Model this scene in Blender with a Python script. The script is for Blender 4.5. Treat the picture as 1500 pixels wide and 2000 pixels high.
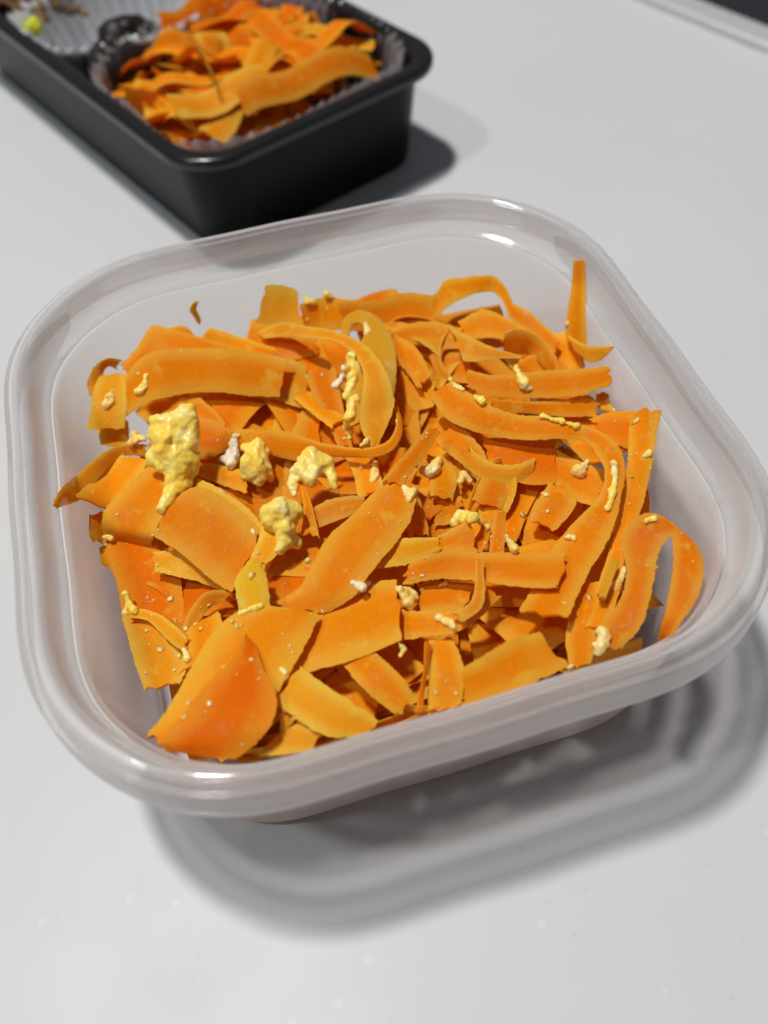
import bpy, math, random
import numpy as np
from mathutils import Matrix, Vector
from mathutils.bvhtree import BVHTree

for o in list(bpy.data.objects):
    bpy.data.objects.remove(o)
scene = bpy.context.scene
COL = scene.collection
MM = 0.001

# ---------------------------------------------------------------- camera
cam_data = bpy.data.cameras.new("camera")
cam = bpy.data.objects.new("camera", cam_data)
COL.objects.link(cam)
right = Vector((0.95694, -0.28843, -0.03263))
down = Vector((-0.24856, -0.75616, -0.60534))
fwd = Vector((0.14993, 0.58739, -0.79530))
M = Matrix((right, -down, -fwd)).transposed().to_4x4()
M.translation = Vector((-0.02534, -0.11320, 0.17090))
cam.matrix_world = M
cam_data.sensor_fit = 'VERTICAL'
cam_data.sensor_height = 36.0
cam_data.lens = 36.0 * 1744.56 / 2000.0
cam_data.clip_start = 0.005
cam_data.clip_end = 50.0
cam_data.dof.use_dof = True
cam_data.dof.focus_distance = 0.170
cam_data.dof.aperture_fstop = 10.5
scene.camera = cam

# ---------------------------------------------------------------- world and lamps
world = bpy.data.worlds.new("World")
scene.world = world
world.use_nodes = True
bg = world.node_tree.nodes["Background"]
bg.inputs[0].default_value = (0.86, 0.90, 1.0, 1)
bg.inputs[1].default_value = 0.105

def lamp(name, direction, dist, radius, power, color):
    d = bpy.data.lights.new(name, 'AREA')
    d.shape = 'DISK'
    d.size = radius * 2
    d.energy = power
    d.color = color
    o = bpy.data.objects.new(name, d)
    v = Vector(direction).normalized()
    o.location = v * dist
    o.rotation_euler = (-v).to_track_quat('-Z', 'Y').to_euler()
    COL.objects.link(o)
    return o
lamp("ceiling_lamp", (-0.19, 0.18, 1.0), 2.2, 0.10, 39.0, (1.0, 0.965, 0.93))
lamp("side_lamp", (-0.61, -0.06, 1.0), 1.5, 0.05, 4.3, (0.93, 0.97, 1.0))

scene.view_settings.view_transform = 'Standard'
scene.view_settings.look = 'None'
scene.view_settings.exposure = 0.0
scene.view_settings.gamma = 1.0
scene.view_settings.use_curve_mapping = False
cy = scene.cycles
cy.use_denoising = True
cy.max_bounces = 9
cy.diffuse_bounces = 4
cy.glossy_bounces = 3
cy.transmission_bounces = 8
cy.transparent_max_bounces = 24
cy.use_adaptive_sampling = True
cy.adaptive_threshold = 0.03
cy.sample_clamp_indirect = 4.0
cy.caustics_reflective = False
cy.caustics_refractive = False

# ---------------------------------------------------------------- material helpers
def new_mat(name):
    m = bpy.data.materials.new(name)
    m.use_nodes = True
    nt = m.node_tree
    nt.nodes.clear()
    out = nt.nodes.new('ShaderNodeOutputMaterial')
    return m, nt, out

class NT:
    def __init__(self, nt): self.nt = nt
    def n(self, kind, **kw):
        nd = self.nt.nodes.new('ShaderNode' + kind)
        ins = kw.pop('ins', {})
        for k, v in kw.items(): setattr(nd, k, v)
        for k, v in ins.items():
            if hasattr(v, 'is_output') or isinstance(v, bpy.types.NodeSocket):
                self.nt.links.new(v, nd.inputs[k])
            else:
                nd.inputs[k].default_value = v
        return nd
    def link(self, a, b): self.nt.links.new(a, b)
    def noise(self, vec, scale, detail=3, rough=0.55):
        return self.n('TexNoise', ins={'Vector': vec, 'Scale': scale, 'Detail': detail, 'Roughness': rough})
    def ramp(self, fac, stops):
        r = self.n('ValToRGB')
        cr = r.color_ramp
        while len(cr.elements) > 1: cr.elements.remove(cr.elements[-1])
        for i, (p, c) in enumerate(stops):
            e = cr.elements[0] if i == 0 else cr.elements.new(p)
            e.position = p
            e.color = c if len(c) == 4 else (*c, 1)
        self.link(fac, r.inputs[0])
        return r.outputs[0]
    def mix(self, fac, a, b, blend='MIX'):
        m = self.n('Mix', data_type='RGBA', blend_type=blend)
        for sock, v in ((m.inputs[0], fac), (m.inputs[6], a), (m.inputs[7], b)):
            if isinstance(v, bpy.types.NodeSocket): self.link(v, sock)
            elif isinstance(v, (int, float)): sock.default_value = v
            else: sock.default_value = v if len(v) == 4 else (*v, 1)
        return m.outputs[2]
    def math(self, op, a, b=0.0, c=0.0, clamp=False):
        m = self.n('Math', operation=op, use_clamp=clamp)
        for i, v in enumerate((a, b, c)):
            if isinstance(v, bpy.types.NodeSocket): self.link(v, m.inputs[i])
            else: m.inputs[i].default_value = v
        return m.outputs[0]
    def schlick(self, f0=0.04):
        lw = self.n('LayerWeight', ins={'Blend': 0.5})
        return self.math('ADD', f0, self.math('MULTIPLY', self.math('POWER', lw.outputs['Facing'], 5.0), 0.32))
    def mixsh(self, fac, a, b):
        m = self.n('MixShader')
        if isinstance(fac, bpy.types.NodeSocket): self.link(fac, m.inputs[0])
        else: m.inputs[0].default_value = fac
        self.link(a, m.inputs[1]); self.link(b, m.inputs[2])
        return m.outputs[0]

def carrot_material(name, core, edge, coat, coat_amount, translucency=0.25):
    m, nt, out = new_mat(name)
    g = NT(nt)
    uv = g.n('UVMap', uv_map='ribbon').outputs[0]
    geo = g.n('NewGeometry')
    pos = geo.outputs['Position']
    info = g.n('ObjectInfo').outputs['Random']
    sep = g.n('SeparateXYZ', ins={0: uv})
    v = sep.outputs[1]
    # distance from the cut edge 0..0.5, wobbled by noise: the flesh is paler at both cut edges
    wob = g.noise(pos, 260, 2).outputs[0]
    d = g.math('MINIMUM', v, g.math('SUBTRACT', 1.0, v))
    d = g.math('ADD', d, g.math('MULTIPLY', g.math('SUBTRACT', wob, 0.5), 0.22))
    k = g.ramp(d, [(0.0, (0, 0, 0)), (0.10, (0.18,)*3), (0.34, (1, 1, 1))])
    col = g.mix(k, edge, core)
    # fibres running along the ribbon
    st = g.n('Mapping', ins={'Vector': uv, 'Scale': (70, 26, 1)})
    fib = g.noise(st.outputs[0], 1.0, 2).outputs[0]
    col = g.mix(g.math('MULTIPLY', g.math('SUBTRACT', fib, 0.35, clamp=True), 0.55), col, edge)
    # cloudy paler patches of flesh
    cl = g.noise(pos, 120, 3).outputs[0]
    col = g.mix(g.ramp(cl, [(0.46, (0, 0, 0)), (0.75, (0.38,)*3)]), col, edge)
    # egg coating clinging in patches
    eg = g.noise(pos, 210, 3, 0.65).outputs[0]
    egf = g.ramp(eg, [(0.60 - coat_amount, (0, 0, 0)), (0.72 - coat_amount, (0.75,)*3)])
    col = g.mix(egf, col, coat)
    # fine pale specks
    sp = g.noise(pos, 1500, 2).outputs[0]
    col = g.mix(g.ramp(sp, [(0.66, (0, 0, 0)), (0.74, (0.4,)*3)]), col, (0.93, 0.56, 0.14))
    hsv = g.n('HueSaturation', ins={'Hue': g.math('ADD', 0.490, g.math('MULTIPLY', info, 0.020)),
                                    'Saturation': 1.0,
                                    'Value': g.math('ADD', 0.90, g.math('MULTIPLY', info, 0.13)), 'Color': col})
    col = hsv.outputs[0]
    b2 = g.noise(pos, 2300, 2, 0.65).outputs[0]
    bump = g.n('Bump', ins={'Strength': 0.55, 'Distance': 0.00028, 'Height': b2})
    rgh = g.ramp(cl, [(0.35, (0.16,)*3), (0.7, (0.28,)*3)])
    p = g.n('BsdfPrincipled', ins={'Base Color': col, 'Roughness': rgh, 'IOR': 1.36, 'Normal': bump.outputs[0]})
    p.inputs['Specular IOR Level'].default_value = 0.01
    wet = g.noise(pos, 1350, 2, 0.6).outputs[0]
    cb = g.n('Bump', ins={'Strength': 0.9, 'Distance': 0.00035, 'Height': wet})
    spots = g.noise(pos, 330, 3, 0.6).outputs[0]
    g.link(g.ramp(spots, [(0.50, (0.05,)*3), (0.62, (0.55,)*3)]), p.inputs['Coat Weight'])
    p.inputs['Coat Roughness'].default_value = 0.04
    p.inputs['Coat IOR'].default_value = 1.4
    g.link(cb.outputs[0], p.inputs['Coat Normal'])
    tr = g.n('BsdfTranslucent', ins={'Color': col})
    g.link(g.mixsh(0.36 * translucency, p.outputs[0], tr.outputs[0]), out.inputs[0])
    return m

MAT = {}
MAT['o'] = carrot_material('carrot_orange', (0.97, 0.30, 0.003), (0.95, 0.52, 0.05), (0.95, 0.58, 0.06), 0.012, 1.0)
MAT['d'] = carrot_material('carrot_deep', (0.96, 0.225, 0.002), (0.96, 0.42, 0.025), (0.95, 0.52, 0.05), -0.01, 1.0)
MAT['y'] = carrot_material('carrot_pale', (0.95, 0.37, 0.010), (0.94, 0.60, 0.075), (0.94, 0.64, 0.08), 0.03, 1.0)
MAT['shred'] = carrot_material('wet_shred', (0.95, 0.56, 0.02), (0.95, 0.66, 0.06), (0.95, 0.70, 0.12), 0.03, 2.1)
MAT['e'] = carrot_material('egg_sheet', (0.93, 0.52, 0.02), (0.92, 0.63, 0.07), (0.92, 0.70, 0.14), 0.06, 1.2)

def egg_material(name, a, b, c):
    m, nt, out = new_mat(name)
    g = NT(nt)
    pos = g.n('NewGeometry').outputs['Position']
    n1 = g.noise(pos, 170, 4, 0.6).outputs[0]
    col = g.ramp(n1, [(0.3, b), (0.5, a), (0.70, c)])
    n2 = g.noise(pos, 700, 4, 0.6).outputs[0]
    bump = g.n('Bump', ins={'Strength': 0.14, 'Distance': 0.0005, 'Height': n2})
    p = g.n('BsdfPrincipled', ins={'Base Color': col, 'Roughness': 0.30, 'IOR': 1.4, 'Normal': bump.outputs[0]})
    p.inputs['Subsurface Weight'].default_value = 0.5
    p.inputs['Subsurface Radius'].default_value = (1.0, 0.6, 0.2)
    p.inputs['Subsurface Scale'].default_value = 0.0015
    g.link(p.outputs[0], out.inputs[0])
    return m
EGGM = {'y': egg_material('egg_yellow', (0.96, 0.71, 0.14), (0.95, 0.60, 0.05), (0.95, 0.84, 0.42)),
        'p': egg_material('egg_pale', (0.93, 0.66, 0.20), (0.92, 0.56, 0.09), (0.93, 0.78, 0.40)),
        'w': egg_material('egg_white', (0.86, 0.78, 0.56), (0.86, 0.68, 0.30), (0.90, 0.86, 0.74))}

def plastic(name, haze, haze_col, tint, rough, edge_haze, power=2.0, refr=0.0, through=0.5):
    # thin clear polypropylene: straight-through light, a little milky scatter, Fresnel gloss
    m, nt, out = new_mat(name)
    g = NT(nt)
    pos = g.n('NewGeometry').outputs['Position']
    tp = g.n('BsdfTransparent', ins={'Color': (*tint, 1)})
    df = g.n('BsdfDiffuse', ins={'Color': (*haze_col, 1)})
    tl = g.n('BsdfTranslucent', ins={'Color': (*haze_col, 1)})
    milky = g.mixsh(through, df.outputs[0], tl.outputs[0])
    lw = g.n('LayerWeight', ins={'Blend': 0.5})
    f = g.math('POWER', lw.outputs['Facing'], power)
    f = g.math('ADD', haze, g.math('MULTIPLY', f, edge_haze), clamp=True)
    clear = tp.outputs[0]
    if refr:
        rf = g.n('BsdfRefraction', ins={'Color': (*tint, 1), 'Roughness': 0.08, 'IOR': 1.46})
        clear = g.mixsh(refr, clear, rf.outputs[0])
    body = g.mixsh(f, clear, milky)
    sm = g.noise(pos, 90, 3).outputs[0]
    bump = g.n('Bump', ins={'Strength': 0.05, 'Distance': 0.002, 'Height': sm})
    gl = g.n('BsdfGlossy', ins={'Roughness': rough, 'Color': (1, 1, 1, 1), 'Normal': bump.outputs[0]})
    g.link(g.mixsh(g.schlick(0.025), body, gl.outputs[0]), out.inputs[0])
    return m
MAT['bowl'] = plastic('clear_plastic', 0.05, (0.96, 0.885, 0.85), (0.985, 0.975, 0.965), 0.10, 0.95, through=0.4)
MAT['rim'] = plastic('clear_plastic_thick', 0.13, (0.99, 0.98, 0.975), (0.995, 0.99, 0.99), 0.08, 1.0, 2.0, 0.20, 0.36)

def solid(name, col, rough, spec=0.5, metal=0.0, var=0.0, scale=80, bump=0.0, bscale=900):
    m, nt, out = new_mat(name)
    g = NT(nt)
    pos = g.n('NewGeometry').outputs['Position']
    n = g.noise(pos, scale, 4).outputs[0]
    lo = tuple(c * (1 - var) for c in col); hi = tuple(min(1, c * (1 + var)) for c in col)
    c = g.ramp(n, [(0.3, lo), (0.7, hi)])
    p = g.n('BsdfPrincipled', ins={'Base Color': c, 'Roughness': rough, 'Metallic': metal})
    p.inputs['Specular IOR Level'].default_value = spec
    if bump:
        b = g.n('Bump', ins={'Strength': bump, 'Distance': 0.0005, 'Height': g.noise(pos, bscale, 3).outputs[0]})
        g.link(b.outputs[0], p.inputs['Normal'])
    g.link(p.outputs[0], out.inputs[0])
    return m
MAT['black'] = solid('black_plastic', (0.005, 0.0052, 0.0052), 0.40, 0.13, var=0.1, bump=0.05, bscale=1500)
MAT['blackrim'] = solid('black_plastic_rim', (0.012, 0.012, 0.0125), 0.22, 0.5, var=0.1)
MAT['foil'] = solid('aluminium_foil', (0.86, 0.88, 0.90), 0.32, 0.5, 0.45, 0.04, 200, 0.3, 500)
MAT['glaze'] = solid('dark_glazed', (0.012, 0.006, 0.005), 0.48, 0.35, var=0.5, scale=300, bump=0.1, bscale=300)
MAT['brown'] = solid('brown_noodle', (0.16, 0.09, 0.025), 0.4, 0.5, var=0.4, scale=200)
MAT['lime'] = solid('yellow_green', (0.60, 0.62, 0.03), 0.4, 0.5, var=0.15)
MAT['glass'] = solid('hob_glass', (0.022, 0.020, 0.024), 0.10, 0.5, var=0.1)
MAT['steel'] = solid('brushed_steel', (0.62, 0.64, 0.64), 0.40, 0.5, 0.3, 0.05, 300)

def counter_material():
    m, nt, out = new_mat('white_counter')
    g = NT(nt)
    pos = g.n('NewGeometry').outputs['Position']
    base = g.ramp(g.noise(pos, 9, 4).outputs[0], [(0.3, (0.580, 0.600, 0.606)), (0.7, (0.612, 0.628, 0.632))])
    v1 = g.n('TexVoronoi', feature='F1', ins={'Vector': pos, 'Scale': 130})
    rnd = g.n('SeparateColor', ins={0: v1.outputs['Color']})
    big = g.math('MULTIPLY', g.math('LESS_THAN', v1.outputs['Distance'], 0.11), g.math('GREATER_THAN', rnd.outputs[0], 0.72))
    col = g.mix(g.math('MULTIPLY', big, 0.2), base, (0.80, 0.80, 0.78))
    v2 = g.n('TexVoronoi', feature='F1', ins={'Vector': pos, 'Scale': 300})
    rnd2 = g.n('SeparateColor', ins={0: v2.outputs['Color']})
    sm = g.math('MULTIPLY', g.math('LESS_THAN', v2.outputs['Distance'], 0.14), g.math('GREATER_THAN', rnd2.outputs[1], 0.8))
    col = g.mix(g.math('MULTIPLY', sm, 0.16), col, (0.42, 0.41, 0.40))
    smear = g.noise(pos, 22, 4, 0.6).outputs[0]
    rgh = g.ramp(smear, [(0.35, (0.36,)*3), (0.7, (0.48,)*3)])
    p = g.n('BsdfPrincipled', ins={'Base Color': col, 'Roughness': rgh})
    p.inputs['Specular IOR Level'].default_value = 0.18
    g.link(p.outputs[0], out.inputs[0])
    return m
MAT['counter'] = counter_material()

def film_material():
    m, nt, out = new_mat('clear_film')
    g = NT(nt)
    tp = g.n('BsdfTransparent', ins={'Color': (0.97, 0.96, 0.96, 1)})
    tl = g.n('BsdfTranslucent', ins={'Color': (0.8, 0.8, 0.82, 1)})
    df = g.n('BsdfDiffuse', ins={'Color': (0.8, 0.8, 0.82, 1)})
    gl = g.n('BsdfGlossy', ins={'Roughness': 0.12})
    mk = g.mixsh(0.5, df.outputs[0], tl.outputs[0])
    b = g.mixsh(0.26, tp.outputs[0], mk)
    g.link(g.mixsh(g.schlick(0.04), b, gl.outputs[0]), out.inputs[0])
    return m
MAT['film'] = film_material()

# ---------------------------------------------------------------- mesh helpers
def mesh_object(name, verts, faces, mat, parent=None, smooth=True, uv=None, origin=None, auto=None):
    """verts in metres (world); faces list or Nx4 / Nx3 array"""
    verts = np.asarray(verts, float)
    if origin is None: origin = np.zeros(3)
    origin = np.asarray(origin, float)
    me = bpy.data.meshes.new(name)
    fl = faces.tolist() if isinstance(faces, np.ndarray) else faces
    me.from_pydata((verts - origin).tolist(), [], fl)
    if smooth: me.polygons.foreach_set('use_smooth', [True] * len(me.polygons))
    if uv is not None:
        lay = me.uv_layers.new(name='ribbon')
        idx = np.zeros(len(me.loops), int); me.loops.foreach_get('vertex_index', idx)
        lay.data.foreach_set('uv', np.asarray(uv, float)[idx].ravel())
    me.materials.append(mat)
    me.update()
    if uv is not None: me.set_sharp_from_angle(angle=math.radians(42))
    o = bpy.data.objects.new(name, me)
    o.location = origin
    COL.objects.link(o)
    if parent is not None:
        o.parent = parent
        o.location = Vector(origin) - parent.location
    return o

def empty(name, loc):
    o = bpy.data.objects.new(name, None)
    o.empty_display_size = 0.01
    o.location = loc
    COL.objects.link(o)
    return o

def tag(o, label=None, cat=None, group=None, kind=None):
    if label: o['label'] = label
    if cat: o['category'] = cat
    if group: o['group'] = group
    if kind: o['kind'] = kind
    return o

# ---------------------------------------------------------------- counter and hob
def grid_sheet(x0, x1, y0, y1, z):
    return [(x0, y0, z), (x1, y0, z), (x1, y1, z), (x0, y1, z)], [(0, 1, 2, 3)]
v, f = grid_sheet(-1.2, 1.2, -0.8, 1.2, 0.0)
tag(mesh_object('counter', v, f, MAT['counter'], smooth=False), kind='structure')

# the hob and the tray stand square to each other: sv runs across, tv towards the viewer
SV = np.array([0.9178, 0.3971, 0.0]); TV = np.array([0.3971, -0.9178, 0.0]); ZV = np.array([0, 0, 1.0])
def st(s, t, z):
    return (SV * s + TV * t + ZV * z) * MM

def extrude_profile(name, prof, t0, t1, mat, parent):
    n = len(prof)
    vs = [st(s, t0, z) for s, z in prof] + [st(s, t1, z) for s, z in prof]
    fs = [(i, (i + 1) % n, n + (i + 1) % n, n + i) for i in range(n)] + [tuple(range(n))[::-1], tuple(range(n, 2 * n))]
    o = mesh_object(name, vs, fs, mat, parent, smooth=False, origin=tuple(parent.location))
    return o
hob = tag(empty('hob', st(300, -150, 0)), 'black glass hob with brushed steel edge at the upper right corner', 'hob')
trim_prof = [(263.6, 0.2), (263.6, 2.6), (264.2, 3.3), (265.2, 3.6), (275.0, 3.6), (276.2, 3.2), (276.8, 2.2), (276.8, 0.2)]
extrude_profile('steel_trim', trim_prof, -620, 60, MAT['steel'], hob)
extrude_profile('glass_panel', [(277.0, 0.2), (277.0, 2.4), (700, 2.4), (700, 0.2)], -620, 60, MAT['glass'], hob)

# ---------------------------------------------------------------- clear food container
def outline(a, N):
    t = np.linspace(0, 2 * math.pi, N, endpoint=False)
    c, s = np.cos(t), np.sin(t)
    n = 3.916
    r = (np.abs(c / a) ** n + np.abs(s / (a * 1.0091)) ** n) ** (-1 / n)
    r = r * (1 - 0.005 * np.cos(8 * t) + 0.005 * np.cos(12 * t))
    return np.stack([r * c, r * s], 1)
N_ANG = 288
OUT = outline(65.0, N_ANG)
tan = np.roll(OUT, -1, 0) - np.roll(OUT, 1, 0)
NRM = np.stack([tan[:, 1], -tan[:, 0]], 1) / np.linalg.norm(tan, axis=1)[:, None]
def ring(ins, z, N=N_ANG):
    """rim outline moved inwards by ins mm, at height z"""
    p = OUT - NRM * min(ins, 20)
    if ins > 20: p = p * (65 - ins) / 45.0
    return np.concatenate([p, np.full((N_ANG, 1), z)], 1)
def lathe(profile, closed):
    rings = [ring(i, z) for i, z in profile]
    V = np.concatenate(rings) * MM
    k = len(rings); F = []
    idx = np.arange(N_ANG)
    for j in range(k if closed else k - 1):
        a = j * N_ANG; b = ((j + 1) % k) * N_ANG
        F.append(np.stack([a + idx, a + (idx + 1) % N_ANG, b + (idx + 1) % N_ANG, b + idx], 1))
    return V, np.concatenate(F)
def smooth_profile(pts, it=2):
    for _ in range(it):
        q = [pts[0]]
        for a, b in zip(pts[:-1], pts[1:]):
            q += [(a[0] * .75 + b[0] * .25, a[1] * .75 + b[1] * .25), (a[0] * .25 + b[0] * .75, a[1] * .25 + b[1] * .75)]
        q.append(pts[-1]); pts = q
    return pts
box = tag(empty('food_container', (0, 0, 0)), 'clear plastic square food container full of carrot ribbons and scrambled egg', 'container')
inner = [(64.6, 1.5), (18, 1.5), (15.2, 1.7), (13.2, 3.2), (12.4, 6), (10.3, 24), (8.3, 40.2), (7.7, 41.6), (6.5, 42.2)]
outer = [(64.6, 0.5), (17, 0.5), (15.6, 0.2), (13.6, 0.3), (12.0, 1.8), (11.2, 5), (9.2, 24), (7.2, 40.6)]
Vi, Fi = lathe(smooth_profile(inner, 2), False)
Vo, Fo = lathe(smooth_profile(outer, 2), False)
bowl = mesh_object('bowl', np.concatenate([Vi, Vo]), np.concatenate([Fi, Fo[:, ::-1] + len(Vi)]), MAT['bowl'], box)
rim_prof = [(7.1, 40.8), (6.5, 42.2), (5.9, 43.2), (5.3, 46.0), (4.9, 48.4), (4.2, 49.6), (3.1, 50.0), (2.1, 49.7), (1.5, 48.9), (1.2, 48.2), (0.7, 48.3), (0.15, 48.5), (0.0, 47.8),
            (-0.15, 45.5), (-0.3, 42.2), (-0.1, 41.3), (0.55, 41.1), (1.0, 41.6), (1.1, 44.0), (1.3, 47.2), (2.4, 48.5), (3.4, 48.2), (4.2, 46.2), (5.0, 43.0), (5.9, 41.2)]
def smooth_closed(pts, it):
    for _ in range(it):
        q = []
        for a, b in zip(pts, pts[1:] + pts[:1]):
            q += [(a[0] * .75 + b[0] * .25, a[1] * .75 + b[1] * .25), (a[0] * .25 + b[0] * .75, a[1] * .25 + b[1] * .75)]
        pts = q
    return pts
Vr, Fr = lathe(smooth_closed(rim_prof, 2), True)
mesh_object('rim', Vr, Fr, MAT['rim'], box)

# ---------------------------------------------------------------- ribbons
def catmull(P, d):
    """resample rows of P (n x k) by centre-line length at spacing d"""
    P = np.asarray(P, float)
    c = (P[:, :3] + P[:, 3:6]) / 2
    seg = np.linalg.norm(np.diff(c, axis=0), axis=1) + 1e-4
    # duplicate ends
    Q = np.concatenate([2 * P[:1] - P[1:2], P, 2 * P[-1:] - P[-2:-1]])
    tk = np.concatenate([[0], np.cumsum(np.concatenate([[seg[0]], seg, [seg[-1]]]) ** 0.5)])
    out = []
    for i in range(1, len(Q) - 2):
        n = max(2, int(seg[i - 1] / d))
        t = np.linspace(tk[i], tk[i + 1], n, endpoint=(i == len(Q) - 3))[:, None]
        t0, t1, t2, t3 = tk[i - 1:i + 3]
        A1 = (t1 - t) / (t1 - t0) * Q[i - 1] + (t - t0) / (t1 - t0) * Q[i]
        A2 = (t2 - t) / (t2 - t1) * Q[i] + (t - t1) / (t2 - t1) * Q[i + 1]
        A3 = (t3 - t) / (t3 - t2) * Q[i + 1] + (t - t2) / (t3 - t2) * Q[i + 2]
        B1 = (t2 - t) / (t2 - t0) * A1 + (t - t0) / (t2 - t0) * A2
        B2 = (t3 - t) / (t3 - t1) * A2 + (t - t1) / (t3 - t1) * A3
        out.append((t2 - t) / (t2 - t1) * B1 + (t - t1) / (t2 - t1) * B2)
    return np.concatenate(out)

def smooth_noise(rng, n, step):
    k = max(2, int(n / step) + 2)
    a = rng.normal(size=k)
    x = np.linspace(0, k - 1.001, n)
    i = x.astype(int); f = x - i; f = f * f * (3 - 2 * f)
    return a[i] * (1 - f) + a[i + 1] * f

def ribbon_mesh(S, rng, res=0.45, M=9, thick=0.55, rag=1.0):
    P = catmull(S, res)
    n = len(P)
    A, B = P[:, :3].copy(), P[:, 3:].copy()
    w = B - A
    wl = np.linalg.norm(w, axis=1, keepdims=True) + 1e-6
    wd = w / wl
    # uneven, slightly toothed cut edges
    lim = np.minimum(1.0, wl[:, 0] / 4.0)
    for E, sg in ((A, -1), (B, 1)):
        e = 0.065 * rng.normal(size=n) + 0.05 * smooth_noise(rng, n, 3) + 0.10 * smooth_noise(rng, n, 24)
        E += wd * (sg * rag * lim * e)[:, None]
    vv = np.linspace(0, 1, M)
    vv = 0.5 - 0.5 * np.cos(vv * math.pi) * 0.6 + (vv - 0.5) * 0.4      # denser near the edges
    vv = (vv - vv[0]) / (vv[-1] - vv[0])
    G = A[:, None] * (1 - vv)[None, :, None] + B[:, None] * vv[None, :, None]
    du = np.gradient(G, axis=0); dv = np.gradient(G, axis=1)
    nr = np.cross(du, dv); nr /= np.linalg.norm(nr, axis=2, keepdims=True) + 1e-9
    # ragged ends
    tl = du / (np.linalg.norm(du, axis=2, keepdims=True) + 1e-9)
    G[0] -= tl[0] * (rag * 0.35 * rng.normal(size=M))[:, None]
    G[-1] += tl[-1] * (rag * 0.35 * rng.normal(size=M))[:, None]
    # gentle waviness and cross bow
    wave = (0.14 * smooth_noise(rng, n, 22)[:, None] + 0.07 * smooth_noise(rng, n, 12)[:, None] * (2 * vv - 1)[None])
    bow = rng.uniform(-0.25, 0.35) * np.minimum(1, wl / 8)
    wave = wave + bow * (1 - (2 * vv - 1) ** 2)[None]
    G = G + nr * wave[:, :, None]
    th = thick * (0.3 + 0.7 * (1 - np.abs(2 * vv - 1) ** 4))
    th = np.repeat(th[None], n, 0)
    th = th * np.clip(wl / 3.0, 0.4, 1)
    top = G + nr * th[:, :, None] / 2
    bot = G - nr * th[:, :, None] / 2
    V = np.concatenate([top.reshape(-1, 3), bot.reshape(-1, 3)]) * MM
    i, j = np.meshgrid(np.arange(n - 1), np.arange(M - 1), indexing='ij')
    a = (i * M + j).ravel(); b = a + M; c = b + 1; d = a + 1
    off = n * M
    F = [np.stack([a, b, c, d], 1), np.stack([a, d, c, b], 1) + off]
    i = np.arange(n - 1)
    for j0, fl in ((0, 1), (M - 1, 0)):
        q = np.stack([i * M + j0, (i + 1) * M + j0, (i + 1) * M + j0 + off, i * M + j0 + off], 1)
        F.append(q[:, ::-1] if fl else q)
    j = np.arange(M - 1)
    for i0, fl in ((0, 0), (n - 1, 1)):
        q = np.stack([i0 * M + j, i0 * M + j + 1, i0 * M + j + 1 + off, i0 * M + j + off], 1)
        F.append(q[:, ::-1] if fl else q)
    F = np.concatenate(F)
    L = np.concatenate([[0], np.cumsum(np.linalg.norm(np.diff(P[:, :3], axis=0), axis=1))]) / 60.0
    U = np.stack([np.repeat(L, M), np.tile(vv, n)], 1)
    return V, F, np.concatenate([U, U])

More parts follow.
